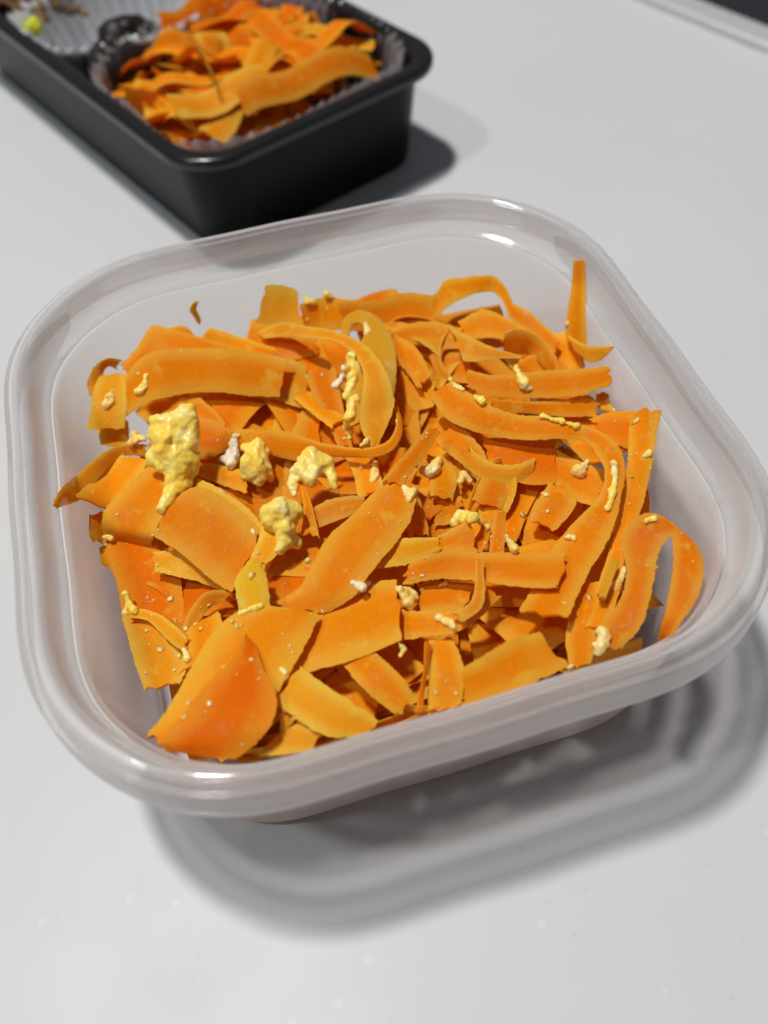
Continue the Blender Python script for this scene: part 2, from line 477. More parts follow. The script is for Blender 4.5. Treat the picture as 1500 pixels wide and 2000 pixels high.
# (look and place, kind of flesh, stations: left edge xyz + right edge xyz in mm)
RIBBONS = [
 ('broad orange carrot ribbon arching across the upper left, egg fleck near its bend','o',[(-42.9,37.7,37.0,-44.5,31.7,32.0),(-40.1,39.2,39.0,-41.7,31.4,34.0),(-35.3,39.7,41.0,-36.0,31.0,35.0),(-28.9,38.5,41.0,-30.0,30.7,35.0),(-21.5,36.0,41.0,-22.9,28.5,35.0),(-14.3,33.5,40.0,-16.7,26.5,34.0),(-7.9,29.9,39.0,-12.0,24.7,34.0)]),
 ('squared pale ribbon end showing just past the tip of the broad upper left ribbon','y',[(-17.5,36.4,38.0,-18.7,29.1,32.0),(-11.1,34.5,37.0,-12.6,25.9,32.0),(-6.7,31.3,37.0,-9.4,24.2,31.0),(-4.2,30.0,36.0,-6.9,22.6,31.0)]),
 ('peaked orange ribbon rising behind the broad upper left ribbon','o',[(-43.3,43.7,36.0,-41.2,38.5,35.0),(-39.3,46.7,37.0,-36.5,41.9,35.0),(-34.8,51.8,38.0,-32.8,42.1,36.0),(-31.2,49.5,38.0,-28.4,40.7,36.0),(-26.1,46.6,37.0,-25.2,39.6,36.0),(-20.1,42.4,36.0,-20.9,39.2,35.0)]),
 ('small rounded ribbon bump behind the peaked ribbon at upper left','o',[(-32.4,54.4,34.0,-32.1,51.6,33.0),(-29.5,53.7,35.0,-29.8,50.8,33.0),(-27.3,52.5,35.0,-27.4,49.4,33.0),(-25.7,50.3,33.0,-25.7,47.9,32.0)]),
 ('narrow ribbon with rounded tip between the peaked ribbon and the tall back curl','o',[(-24.4,47.2,36.0,-24.3,46.0,35.0),(-22.7,47.8,37.0,-23.2,45.4,34.0),(-20.3,46.4,37.0,-21.6,43.8,34.0),(-16.3,43.9,36.0,-17.5,40.6,34.0),(-9.3,38.8,35.0,-11.1,37.3,33.0)]),
 ('small looped ribbon curl against the left wall of the container','y',[(-42.5,43.6,37.0,-44.6,43.5,35.0),(-44.7,43.9,38.0,-46.0,45.0,35.0),(-47.1,43.7,38.0,-47.2,44.0,35.0),(-49.4,44.4,36.0,-47.9,43.0,34.0),(-51.2,42.9,34.0,-48.4,42.5,33.0),(-51.6,40.2,32.0,-48.2,38.0,33.0)]),
 ('tan ribbon hanging down below the small left curl, egg smear on it','y',[(-48.0,41.3,36.0,-42.3,40.3,36.0),(-50.3,39.3,34.0,-43.1,35.8,35.0),(-51.6,36.1,32.0,-44.0,32.5,33.0),(-53.8,33.2,29.0,-45.2,30.5,30.0)]),
 ('short dark yellow ribbon stub under the hanging tan ribbon at left','y',[(-51.9,36.3,27.0,-44.9,33.6,28.0),(-52.0,31.8,25.0,-45.9,28.5,26.0)]),
 ('ribbon on edge with pointed tip touching the left container wall','y',[(-58.5,2.9,43.0,-58.2,1.1,42.8),(-57.0,6.7,41.8,-55.9,6.7,37.0),(-55.6,15.3,35.0,-54.9,12.1,33.0),(-51.1,19.0,35.0,-50.6,17.1,32.0),(-46.4,21.5,34.0,-47.1,20.3,32.0),(-41.4,21.1,33.0,-42.1,19.5,31.0)]),
 ('flat orange ribbon lying under the pointed tip ribbon at left','o',[(-47.0,20.9,32.0,-41.5,16.4,33.0),(-52.4,17.5,31.0,-46.1,11.0,32.0),(-55.9,7.9,36.8,-51.1,7.8,30.0)]),
 ('wide smooth ribbon sloping down left beside the largest egg curd','o',[(-41.4,13.8,35.0,-34.3,5.9,35.0),(-47.2,9.2,34.5,-37.5,1.6,35.0),(-51.2,5.5,34.0,-40.7,0.1,34.0),(-52.7,3.7,32.0,-43.1,-2.8,33.0),(-53.4,3.0,28.0,-44.4,-2.1,29.0)]),
 ('deep orange ribbon dropping along the left side below the wide smooth ribbon','d',[(-53.3,3.7,28.0,-43.9,-1.5,29.0),(-52.9,-2.0,27.5,-40.5,-8.2,28.0),(-52.3,-7.4,27.0,-40.5,-13.7,27.0),(-52.3,-12.2,26.0,-40.9,-20.1,27.0),(-52.4,-16.3,25.0,-41.4,-23.3,26.0)]),
 ('ribbon with a pointed lower corner at the lower left wall','y',[(-51.9,-16.0,28.0,-44.4,-19.0,29.0),(-51.6,-20.0,27.0,-43.0,-24.0,28.0),(-51.3,-24.6,26.0,-42.1,-29.4,27.4),(-50.2,-31.2,26.3,-43.8,-32.9,27.7)]),
 ('thin pale strip lying diagonally over the pointed corner ribbon at lower left','y',[(-49.9,-15.6,30.0,-50.6,-17.7,30.0),(-45.8,-18.4,30.5,-47.1,-19.6,30.0),(-43.7,-20.8,31.0,-45.4,-22.4,30.0),(-41.8,-23.7,31.0,-43.7,-25.5,30.0),(-40.5,-26.0,31.0,-41.6,-28.3,30.0)]),
 ('wide orange ribbon running diagonally right of the largest egg curd','o',[(-36.3,3.4,36.0,-43.0,-4.1,35.0),(-32.2,2.8,37.0,-38.9,-9.0,34.0),(-27.5,-2.5,36.0,-34.3,-16.2,33.0),(-23.4,-10.2,35.0,-30.9,-20.8,33.0)]),
 ('second ribbon layered just beneath the wide diagonal ribbon by the largest curd','y',[(-32.6,6.7,35.0,-37.0,1.0,33.0),(-28.7,2.7,35.0,-33.8,-5.7,32.0),(-24.6,-2.8,34.0,-31.0,-11.0,31.0),(-21.9,-9.1,33.0,-27.7,-14.5,31.0)]),
 ('blunt pale strip poking out under the wide diagonal ribbon at left','y',[(-43.7,-5.1,31.0,-44.7,-9.3,30.0),(-39.6,-6.7,31.0,-40.0,-11.9,30.0),(-35.1,-12.1,31.0,-35.0,-14.8,29.0),(-31.4,-17.5,30.0,-30.8,-19.6,29.0)]),
 ('large pale orange ribbon slanting through the middle of the heap','o',[(3.7,-8.7,39.0,7.7,-12.1,39.0),(-0.3,-10.1,39.0,5.9,-15.1,39.0),(-5.9,-14.0,38.5,3.3,-19.5,39.0),(-11.8,-17.5,38.0,-0.8,-23.2,38.5),(-16.1,-21.9,37.0,-6.4,-27.3,38.0),(-19.5,-24.8,35.0,-10.6,-30.2,36.5),(-24.8,-25.0,33.0,-15.6,-30.5,34.0)]),
 ('narrow strip pointing up right from the large middle ribbon','o',[(13.5,1.5,39.0,16.0,0.6,38.0),(9.3,-2.6,40.0,11.2,-4.8,39.0),(4.9,-6.5,40.5,7.3,-8.6,39.5),(1.0,-9.4,40.0,4.4,-11.4,39.5)]),
 ('large pale ribbon across the front of the heap, top edge near a yellow egg sheet','o',[(-22.8,-29.5,38.0,-17.3,-31.4,36.0),(-27.4,-27.6,38.0,-20.0,-36.1,37.0),(-33.1,-29.0,38.0,-23.7,-41.0,37.9),(-37.9,-32.4,37.0,-27.1,-45.1,38.5),(-41.9,-37.4,36.5,-31.8,-48.9,38.0),(-45.6,-42.2,36.6,-37.3,-50.4,37.0),(-48.8,-45.7,37.8,-45.7,-49.5,37.0)]),
 ('deep orange ribbon lying on top at the front left, cut off by the near rim','d',[(-30.5,-33.4,38.5,-29.0,-35.5,38.0),(-33.6,-37.6,39.3,-28.6,-41.4,40.0),(-38.6,-41.4,40.0,-27.6,-46.7,41.0),(-42.7,-45.1,40.1,-29.5,-51.5,41.0),(-46.7,-48.6,39.8,-33.6,-53.3,38.5),(-46.5,-49.4,38.2,-36.2,-53.8,37.5)]),
 ('broad ribbon with clean right edge beside the large front ribbon','o',[(-19.0,-28.5,32.0,-25.5,-42.1,35.4),(-14.0,-27.9,33.0,-21.0,-41.7,35.7),(-9.0,-27.4,34.0,-14.8,-42.2,36.3),(-5.0,-27.3,35.0,-9.7,-41.8,36.6),(-2.2,-28.3,35.5,-5.5,-41.5,37.4)]),
 ('amber ribbon bending up under a thin pale curl, right of centre front','o',[(-3.9,-32.8,32.8,-4.5,-39.3,33.3),(0.7,-36.3,35.6,-0.3,-40.9,34.7),(5.9,-38.8,37.3,3.7,-42.6,36.2),(9.4,-38.4,38.0,8.2,-41.6,36.7),(12.8,-34.6,36.0,14.0,-38.0,35.5)]),
 ('thin pale curled strip standing in front of the long straight ribbon','y',[(11.3,-32.3,41.0,12.7,-32.7,41.0),(10.6,-34.4,40.0,11.9,-35.2,40.2),(9.3,-37.4,40.1,10.8,-38.7,40.6),(7.3,-40.0,40.2,9.2,-41.2,39.8),(4.7,-40.2,39.4,5.2,-42.8,39.5)]),
 ('glossy ribbon just above the amber bending ribbon','o',[(1.7,-29.0,33.0,0.1,-35.4,33.7),(6.8,-30.1,33.0,4.4,-36.8,34.2),(11.7,-32.8,33.8,7.6,-37.8,34.6)]),
 ('long straight horizontal ribbon on the right of centre','o',[(1.1,-26.2,36.0,-1.0,-29.7,35.0),(6.9,-27.2,38.5,5.4,-31.1,36.0),(12.6,-29.5,39.0,10.8,-34.6,37.6),(19.5,-31.9,39.0,17.1,-39.0,39.1),(27.4,-34.9,39.4,23.1,-42.2,40.6)]),
 ('long ribbon arching over the right half then hanging down the right side','o',[(22.4,12.7,39.0,17.2,10.7,38.0),(24.4,8.3,39.5,18.5,5.6,37.0),(26.9,3.1,40.0,22.2,0.5,37.0),(30.8,-0.9,40.0,26.4,-2.9,37.0),(36.1,-3.8,40.5,31.8,-6.8,38.0),(39.9,-7.4,41.0,37.2,-9.3,39.0),(43.9,-10.6,41.0,41.4,-11.7,39.5),(46.2,-14.8,41.0,42.2,-15.7,40.0),(46.2,-19.7,40.0,41.7,-20.2,40.0),(43.2,-25.1,39.0,38.5,-24.8,39.0),(40.2,-29.6,38.0,33.7,-27.1,37.5),(35.3,-34.8,37.5,27.8,-30.5,36.5),(29.8,-39.7,38.6,22.1,-36.0,36.9),(22.0,-48.0,40.6,15.5,-42.8,38.0)]),
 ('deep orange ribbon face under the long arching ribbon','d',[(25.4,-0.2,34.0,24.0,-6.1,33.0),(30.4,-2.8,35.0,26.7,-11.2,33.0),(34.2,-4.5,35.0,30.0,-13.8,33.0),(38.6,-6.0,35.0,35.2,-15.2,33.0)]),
 ('short ribbon end pointing down left below the deep orange face','o',[(23.8,-6.0,33.0,29.1,-10.8,32.5),(20.5,-10.5,33.0,26.2,-14.3,32.0),(18.0,-13.3,32.0,23.7,-16.6,31.0)]),
 ('diagonal ribbon under the bend of the long arch','o',[(21.6,4.6,35.0,16.1,3.1,33.0),(22.8,0.5,35.0,17.7,-1.8,33.0),(24.2,-4.9,34.0,20.0,-6.2,32.0),(24.0,-8.9,33.0,21.0,-9.4,32.0)]),
 ('curved ribbon inside the right arch below a pointed egg crumb','o',[(37.9,-8.0,34.0,34.7,-15.5,33.0),(41.1,-11.9,34.0,36.9,-20.4,33.0),(45.0,-16.0,34.0,40.4,-23.4,33.0)]),
 ('rounded ribbon lump left of the hanging end of the arch','o',[(33.1,-15.1,33.0,37.1,-16.4,33.0),(28.9,-18.7,33.0,36.6,-21.2,33.0),(26.9,-20.9,32.0,30.6,-25.3,32.0)]),
 ('short upright stick of carrot above the long straight ribbon','o',[(19.8,-20.4,37.0,21.8,-21.5,36.5),(17.7,-24.4,36.0,20.1,-25.4,35.5),(16.0,-27.8,34.0,18.5,-28.7,34.0)]),
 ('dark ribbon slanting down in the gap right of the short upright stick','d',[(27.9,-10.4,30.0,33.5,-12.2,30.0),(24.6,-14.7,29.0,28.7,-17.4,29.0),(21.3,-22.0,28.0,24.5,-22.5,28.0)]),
 ('ragged yellow coated ribbon beside the large middle ribbon','y',[(-6.5,-21.9,36.0,-6.7,-24.7,35.5),(-2.5,-20.9,37.5,-4.1,-25.7,36.0),(2.4,-22.4,38.0,1.1,-26.4,36.0),(7.6,-23.3,37.5,7.3,-25.5,36.5)]),
 ('pointed dark orange ribbon fin over the curd above the long straight ribbon','o',[(7.2,-22.9,37.0,7.0,-25.8,36.0),(11.2,-22.6,38.0,9.8,-26.9,36.0),(14.4,-22.2,39.0,13.0,-27.9,36.0)]),
 ('folded ribbon right of the pointed fin','o',[(17.6,-17.9,35.0,19.1,-20.9,35.0),(16.2,-22.5,35.0,17.3,-24.4,34.5),(11.4,-25.3,34.0,14.6,-27.0,34.0)]),
 ('short ribbon with pale torn end below the narrow upward strip','o',[(12.5,-2.5,36.0,15.6,-3.6,35.0),(11.3,-7.1,35.0,16.4,-8.6,34.0),(10.5,-10.6,33.0,14.7,-12.2,32.0)]),
 ('narrow glistening ribbon between the middle ribbon and its yellow patch','o',[(6.7,-8.0,33.0,8.3,-9.6,33.0),(4.5,-12.9,32.5,8.1,-14.7,32.5),(3.9,-17.3,31.0,7.9,-18.0,31.0)]),
 ('ribbon lying low behind the fin and its curd','o',[(11.7,-8.2,31.0,9.7,-15.1,29.0),(16.7,-10.7,31.0,15.6,-15.7,29.0)]),
 ('thin ribbon on edge curling round in the centre, hooked at its right end','o',[(-24.8,18.2,35.0,-23.9,14.4,32.0),(-18.7,15.3,36.0,-17.9,11.7,32.0),(-12.9,12.0,36.5,-12.8,7.6,32.5),(-8.2,7.0,37.0,-6.5,4.1,35.0),(-3.3,3.5,37.5,-1.8,1.4,36.0),(1.5,1.3,38.0,1.7,-0.6,37.0),(5.3,1.7,38.0,6.0,-0.0,37.0),(7.8,4.1,38.0,8.9,3.2,37.0),(9.4,7.7,38.0,10.4,7.1,37.0),(9.8,11.4,37.5,10.7,10.9,37.0)]),
 ('orange ribbon sloping into the centre just right of the largest curd','o',[(-29.9,24.4,34.0,-33.2,17.5,32.0),(-26.4,22.0,34.0,-30.5,14.7,31.0),(-24.0,18.9,34.0,-27.1,15.4,31.0),(-21.8,17.3,33.0,-23.4,16.4,31.0)]),
 ("short diagonal ribbon under the broad upper left ribbon's lower edge",'o',[(-28.6,29.9,34.0,-31.6,27.5,32.0),(-25.9,26.0,33.0,-28.9,24.0,32.0),(-24.3,22.5,32.0,-26.6,21.6,31.0)]),
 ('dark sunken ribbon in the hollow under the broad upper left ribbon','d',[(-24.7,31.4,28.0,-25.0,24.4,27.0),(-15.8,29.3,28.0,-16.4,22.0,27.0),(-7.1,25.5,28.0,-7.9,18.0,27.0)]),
 ('straight orange ribbon slanting down beside the yellow coated ribbon at top centre','o',[(-4.9,30.3,35.0,1.5,28.2,35.0),(-5.0,23.2,34.0,0.9,20.4,34.0),(-3.9,16.7,33.0,0.1,13.8,33.0),(-3.3,8.7,32.0,-0.3,6.9,32.0)]),
 ('long ribbon curling over at top centre and hanging down over a yellow egg sheet','y',[(-11.9,46.6,34.0,-11.3,43.8,34.0),(-7.1,44.6,37.0,-6.4,40.7,36.0),(-1.7,39.2,39.0,-2.1,35.5,38.5),(4.0,33.5,40.5,2.6,30.8,40.0),(7.5,27.5,41.5,5.1,24.9,41.0),(9.4,21.0,42.0,5.3,17.8,41.5),(9.8,14.2,41.5,3.0,11.6,41.0),(9.3,9.5,39.5,1.3,7.0,39.5),(6.7,5.4,38.5,1.5,4.2,38.5),(4.1,2.3,37.5,2.3,1.5,37.5)]),
 ('reddish inner face of the curled ribbon at top centre','d',[(-12.3,46.6,33.0,-11.5,42.0,31.0),(-6.1,43.6,33.0,-6.3,38.4,31.0),(0.3,41.1,33.0,-0.1,38.1,31.0)]),
 ('square ended ribbon standing up at the back near the far wall','y',[(-7.6,56.7,38.5,-12.0,52.6,30.0),(-4.3,56.5,38.0,-6.8,50.2,30.0),(-0.5,56.4,36.0,-1.4,48.4,30.0)]),
 ('ribbon leaning beside the square ended one at the back, yellow egg on its edge','o',[(-0.4,52.0,35.0,-1.7,49.7,29.0),(6.0,52.1,35.0,4.3,47.6,29.0),(10.9,49.3,35.0,10.3,45.6,29.0)]),
 ('long wavy ribbon at the back with a raised bridge over open space','o',[(7.6,48.3,36.0,7.6,45.3,30.0),(12.1,47.0,36.0,12.1,43.8,30.0),(17.3,45.6,36.0,17.8,41.8,30.0),(22.9,45.4,37.0,22.4,40.2,30.0),(29.3,42.4,37.0,27.6,39.0,32.0),(31.9,44.1,39.0,30.4,38.9,35.0),(36.4,43.2,39.5,35.9,39.7,36.5),(43.4,41.7,39.0,41.6,39.8,36.5),(45.4,39.1,37.5,43.5,38.1,36.0),(45.9,36.1,35.5,44.3,34.2,34.0),(46.7,34.0,34.0,45.5,32.5,32.5)]),
 ('ribbon sloping down right from the end of the raised bridge','o',[(45.6,34.8,36.0,44.0,32.6,34.0),(47.8,31.6,36.0,45.6,28.6,33.5),(49.8,27.2,35.0,47.7,24.5,33.0),(51.8,22.3,34.0,50.3,19.8,32.0)]),
 ('upright carrot strand leaning against the far right wall','o',[(58.3,32.7,46.0,59.1,29.3,48.5),(57.3,30.6,42.2,58.6,26.8,44.8),(55.3,27.1,39.0,57.0,22.7,42.0),(54.0,24.0,36.0,56.0,19.1,38.8),(53.4,21.3,33.5,55.6,16.4,35.5)]),
 ('yellow pointed ribbon tip at the foot of the upright strand','y',[(53.4,21.8,35.0,53.4,17.5,34.0),(54.9,15.8,37.0,54.5,11.7,35.5),(56.1,11.6,39.8,55.9,9.5,38.5),(57.1,8.7,42.0,57.0,8.2,42.0)]),
 ('ribbon tucked behind the foot of the upright strand','o',[(52.8,27.7,31.0,49.8,18.1,29.0),(55.3,25.9,31.8,52.6,16.8,29.0),(55.4,17.3,33.2,55.0,15.2,29.8)]),
 ('straight ribbon jutting right with a square cut end, egg crumb at its middle','o',[(28.2,17.7,36.0,27.4,14.4,34.0),(32.1,13.5,37.0,31.0,10.1,34.5),(38.3,11.6,37.5,37.4,7.3,34.5),(44.6,10.1,38.0,44.3,4.6,35.0),(50.2,8.3,38.0,49.8,3.5,35.5),(55.8,7.0,38.0,55.1,3.5,36.0)]),
 ('ribbon directly below the square cut jutting ribbon','o',[(31.1,10.2,34.0,30.9,8.0,32.0),(37.7,6.4,34.0,37.3,5.0,32.0),(44.6,4.9,34.0,44.1,1.7,32.0),(50.8,4.3,33.5,49.6,0.7,31.0),(52.5,3.0,32.0,50.6,-0.1,31.0)]),
 ('ribbon coiled into a swirl at the upper right','o',[(39.2,24.3,37.0,39.4,23.5,32.0),(42.5,23.7,38.0,42.1,22.6,32.0),(45.1,21.1,38.0,44.2,21.9,32.0),(46.7,17.6,37.5,45.0,18.1,33.0),(46.9,13.9,37.0,45.8,14.4,33.0),(46.1,10.6,36.0,46.4,11.5,33.0)]),
 ('short ribbon inside the upper right swirl','o',[(41.1,19.7,33.0,40.1,17.5,31.0),(44.8,19.4,34.0,44.4,16.7,31.0),(47.2,16.4,34.0,47.0,14.0,32.0)]),
 ('pale ribbon with a pointed tip left of the swirl','y',[(29.3,31.5,36.0,29.0,22.0,34.5),(32.9,25.0,37.0,31.8,20.1,35.0),(36.3,20.0,37.5,35.7,18.1,36.5),(40.0,16.0,38.0,39.6,15.4,38.0)]),
 ('jagged ribbon ridge behind the pale pointed ribbon','o',[(32.3,34.1,35.0,31.6,29.2,33.5),(38.0,33.6,37.0,36.6,27.8,34.0),(41.4,29.8,37.0,39.5,25.9,34.5),(45.2,25.2,36.0,42.3,23.3,35.0)]),
 ('ribbon running left from the jagged ridge at the back','o',[(15.8,36.8,34.0,16.2,34.2,33.0),(21.3,36.8,35.0,20.1,33.1,32.5),(26.8,35.0,35.5,25.2,29.9,32.5),(32.4,31.7,35.0,30.3,27.2,33.0)]),
 ('curved ribbon dropping right of the yellow egg sheet','o',[(17.3,33.6,35.0,15.4,30.5,33.0),(19.7,29.7,35.5,16.1,26.0,33.0),(20.8,24.2,35.0,17.0,21.4,33.0),(20.8,19.9,34.0,17.3,18.8,33.0)]),
 ('low ribbon between the yellow egg sheet and the long arch','o',[(16.2,28.3,32.0,13.5,18.1,29.0),(19.4,23.4,32.0,16.3,16.0,29.0),(21.9,20.3,32.0,19.5,15.0,30.0)]),
 ('low ribbon under the pale pointed ribbon','o',[(23.7,29.9,32.0,22.5,22.8,30.0),(28.6,29.3,32.0,26.4,21.0,30.0),(32.8,24.7,32.0,29.7,18.0,31.0)]),
 ('upright ribbon with square top against the right wall','o',[(54.7,-6.6,38.0,57.5,-11.6,42.5),(51.2,-12.4,37.0,55.9,-14.2,38.8),(47.7,-18.7,36.0,52.6,-19.6,36.0),(44.7,-23.5,35.0,49.2,-24.4,35.0),(41.6,-28.2,34.0,45.6,-28.8,34.0),(37.3,-33.8,34.3,40.8,-34.5,34.5),(30.9,-41.6,36.0,35.5,-42.1,36.2),(24.9,-49.0,37.0,28.8,-49.7,37.0)]),
 ('dark orange ribbon just left of the square topped upright ribbon','d',[(47.8,-2.1,34.0,48.9,-7.1,33.0),(52.0,-2.7,35.0,51.3,-10.4,33.0),(55.9,-5.3,36.8,52.2,-13.0,34.0)]),
 ('small yellow stub beside the upright ribbon at right','y',[(54.0,6.8,31.0,55.5,4.7,32.5),(52.7,2.8,31.0,55.4,1.4,31.2),(54.8,1.4,30.0,55.6,-3.3,33.0)]),
 ('ribbon hanging below the arch toward the near right corner','o',[(28.0,-38.9,35.1,32.2,-40.7,35.7),(23.5,-46.3,36.7,28.4,-47.5,37.0),(21.1,-50.3,36.0,25.5,-52.2,36.0),(20.4,-53.8,35.0,24.3,-54.0,35.0)]),
 ('tall looped ribbon bending over beside the right wall','o',[(24.4,-52.5,36.0,29.9,-53.8,36.0),(29.0,-48.8,38.0,33.7,-51.9,38.0),(33.3,-45.5,39.0,37.6,-47.3,39.6),(36.4,-41.0,39.1,41.2,-42.4,39.6),(37.5,-36.6,39.7,43.5,-39.6,40.3),(39.7,-33.8,40.5,45.8,-38.3,41.0),(43.3,-32.9,42.0,47.8,-39.0,41.5),(46.6,-34.7,41.5,49.1,-41.1,41.0),(45.4,-39.6,41.0,48.2,-45.3,41.0),(43.3,-44.3,40.3,45.2,-49.6,41.0),(39.6,-49.7,39.0,42.1,-52.4,39.0),(36.9,-53.7,35.0,36.5,-56.9,42.2)]),
 ('flat ribbon with egg on its top edge at the front right','o',[(2.6,-50.4,39.0,0.6,-55.2,35.0),(6.8,-49.8,40.0,5.6,-55.9,36.0),(11.6,-48.8,40.5,11.0,-55.7,37.0),(16.8,-48.6,40.0,19.6,-54.6,37.0)]),
 ('ribbon sliding under the flat front right ribbon','o',[(-0.4,-41.2,34.0,3.6,-42.2,34.4),(-2.2,-47.3,35.0,3.6,-48.7,35.0),(-4.5,-53.6,33.0,1.2,-54.4,33.0)]),
 ('narrow ribbon on edge standing at the front centre','d',[(-1.5,-42.6,36.1,-0.3,-42.9,35.4),(-3.6,-48.0,37.0,-2.7,-48.2,36.5),(-6.6,-53.5,35.0,-5.5,-53.8,35.0)]),
 ('short ribbon slanting down under the broad clean edged ribbon','o',[(-10.1,-40.8,35.5,-15.9,-41.7,34.9),(-8.3,-46.1,37.4,-14.3,-46.9,36.8),(-6.7,-49.4,37.0,-12.3,-50.3,36.0),(-6.2,-51.8,36.0,-10.0,-53.3,35.0)]),
 ('yellowish translucent ribbon at the front centre, shiny highlight on it','y',[(-22.9,-41.2,37.1,-28.2,-47.1,38.5),(-20.0,-45.6,38.3,-24.9,-51.0,38.0),(-16.7,-49.5,38.0,-21.5,-54.2,37.0),(-12.9,-53.9,36.0,-16.7,-55.5,35.5)]),
 ('ribbon end peeking over the near rim at front left','y',[(-27.5,-50.8,36.0,-33.3,-52.9,35.0),(-24.7,-50.6,36.5,-28.4,-54.3,35.0),(-21.9,-53.1,36.0,-24.2,-54.9,35.0)]),
 ('tiny upright yellow sliver beside the front ribbon end','y',[(-27.6,-48.3,38.0,-25.4,-50.3,38.0),(-28.7,-51.9,36.0,-27.3,-50.8,36.0)]),
 ('orange ribbon in the pocket left of the large middle ribbon','d',[(-23.3,-13.2,32.0,-26.1,-23.1,31.0),(-19.7,-14.8,32.0,-22.0,-24.2,31.0),(-16.1,-18.4,32.0,-18.3,-24.1,31.0)]),
 ('translucent tan ribbon hanging below the rounded central curd','y',[(-22.8,-10.6,37.0,-18.8,-13.8,37.0),(-25.1,-14.8,37.0,-21.0,-16.7,36.5),(-27.1,-17.6,36.5,-24.0,-18.6,36.5)]),
 ('yellow curl arching over a small pocket at centre left','y',[(-31.1,-18.9,32.0,-32.6,-20.5,31.0),(-35.4,-18.7,33.0,-35.1,-20.6,31.0),(-38.7,-20.5,32.0,-37.4,-22.7,31.0),(-41.3,-23.5,30.5,-39.3,-23.9,30.0)]),
 ('ribbon tucked left of the large front ribbon','o',[(-40.9,-23.8,30.0,-33.9,-23.5,32.0),(-41.1,-27.4,30.0,-33.8,-27.1,32.0),(-43.1,-31.6,29.7,-34.6,-30.6,31.1)]),
 ("pale short ribbon left of the large middle ribbon's upper end",'y',[(-12.6,-7.8,35.0,-12.8,-12.0,34.0),(-8.4,-7.5,36.0,-8.1,-11.9,35.0),(-1.7,-8.4,36.0,-4.2,-11.2,35.0)]),
 ('upright pointed sliver right of the rounded central curd','o',[(-13.6,-1.5,38.0,-13.3,-1.7,38.0),(-13.9,-5.6,37.5,-12.8,-6.0,37.5),(-14.6,-9.1,36.5,-12.7,-9.8,36.5),(-16.2,-13.5,35.0,-13.0,-14.6,35.0)]),
 ('vertical ribbon below the hook of the central curl','o',[(-2.6,5.7,33.0,2.4,4.7,33.0),(-2.6,-0.8,33.0,2.9,-1.2,33.0),(-3.2,-6.8,33.0,2.5,-5.9,33.0)]),
 ('ribbon between the white curd and the wide diagonal ribbon','o',[(-30.7,13.3,32.0,-32.0,10.4,31.0),(-25.7,10.2,32.0,-27.6,6.7,31.0),(-21.8,7.5,32.0,-24.1,3.4,31.0)]),
 ('narrow ribbon edge sticking out low on the left','y',[(-55.2,8.2,31.0,-52.8,9.4,28.0),(-55.3,2.3,31.0,-53.6,2.9,27.0)]),
 ('tiny yellow ribbon corner below the left edge ribbon','y',[(-54.8,3.2,26.5,-53.0,2.7,26.0),(-54.9,-1.0,26.5,-53.1,-2.3,25.0)]),
 ('thin yellow egg sheet looping over at the top centre','e',[(5.3,35.9,37.0,6.9,35.3,37.0),(6.8,40.1,38.0,8.4,37.4,38.0),(10.7,41.4,38.5,10.1,37.2,38.0),(14.0,38.1,38.5,9.9,33.6,38.0),(15.0,32.6,38.0,5.8,28.1,38.0),(14.4,25.5,38.0,2.7,21.2,38.0),(12.4,18.5,37.5,0.3,14.6,37.5),(10.3,13.5,36.5,-0.6,8.6,36.5)]),
 ('yellow egg sheet folded above the large front ribbon','e',[(-26.8,-18.0,38.0,-24.5,-19.3,38.0),(-30.0,-21.5,38.0,-24.2,-23.1,38.0),(-30.3,-24.8,38.0,-24.7,-27.2,38.0),(-30.3,-27.4,37.5,-24.9,-28.6,37.5)]),
 ('small yellow egg strip between the hanging ribbon and the tall loop','e',[(34.8,-38.0,38.5,35.8,-39.0,38.8),(31.9,-41.3,39.2,32.9,-42.7,39.7),(28.7,-44.9,39.6,29.6,-46.3,40.1)]),
]
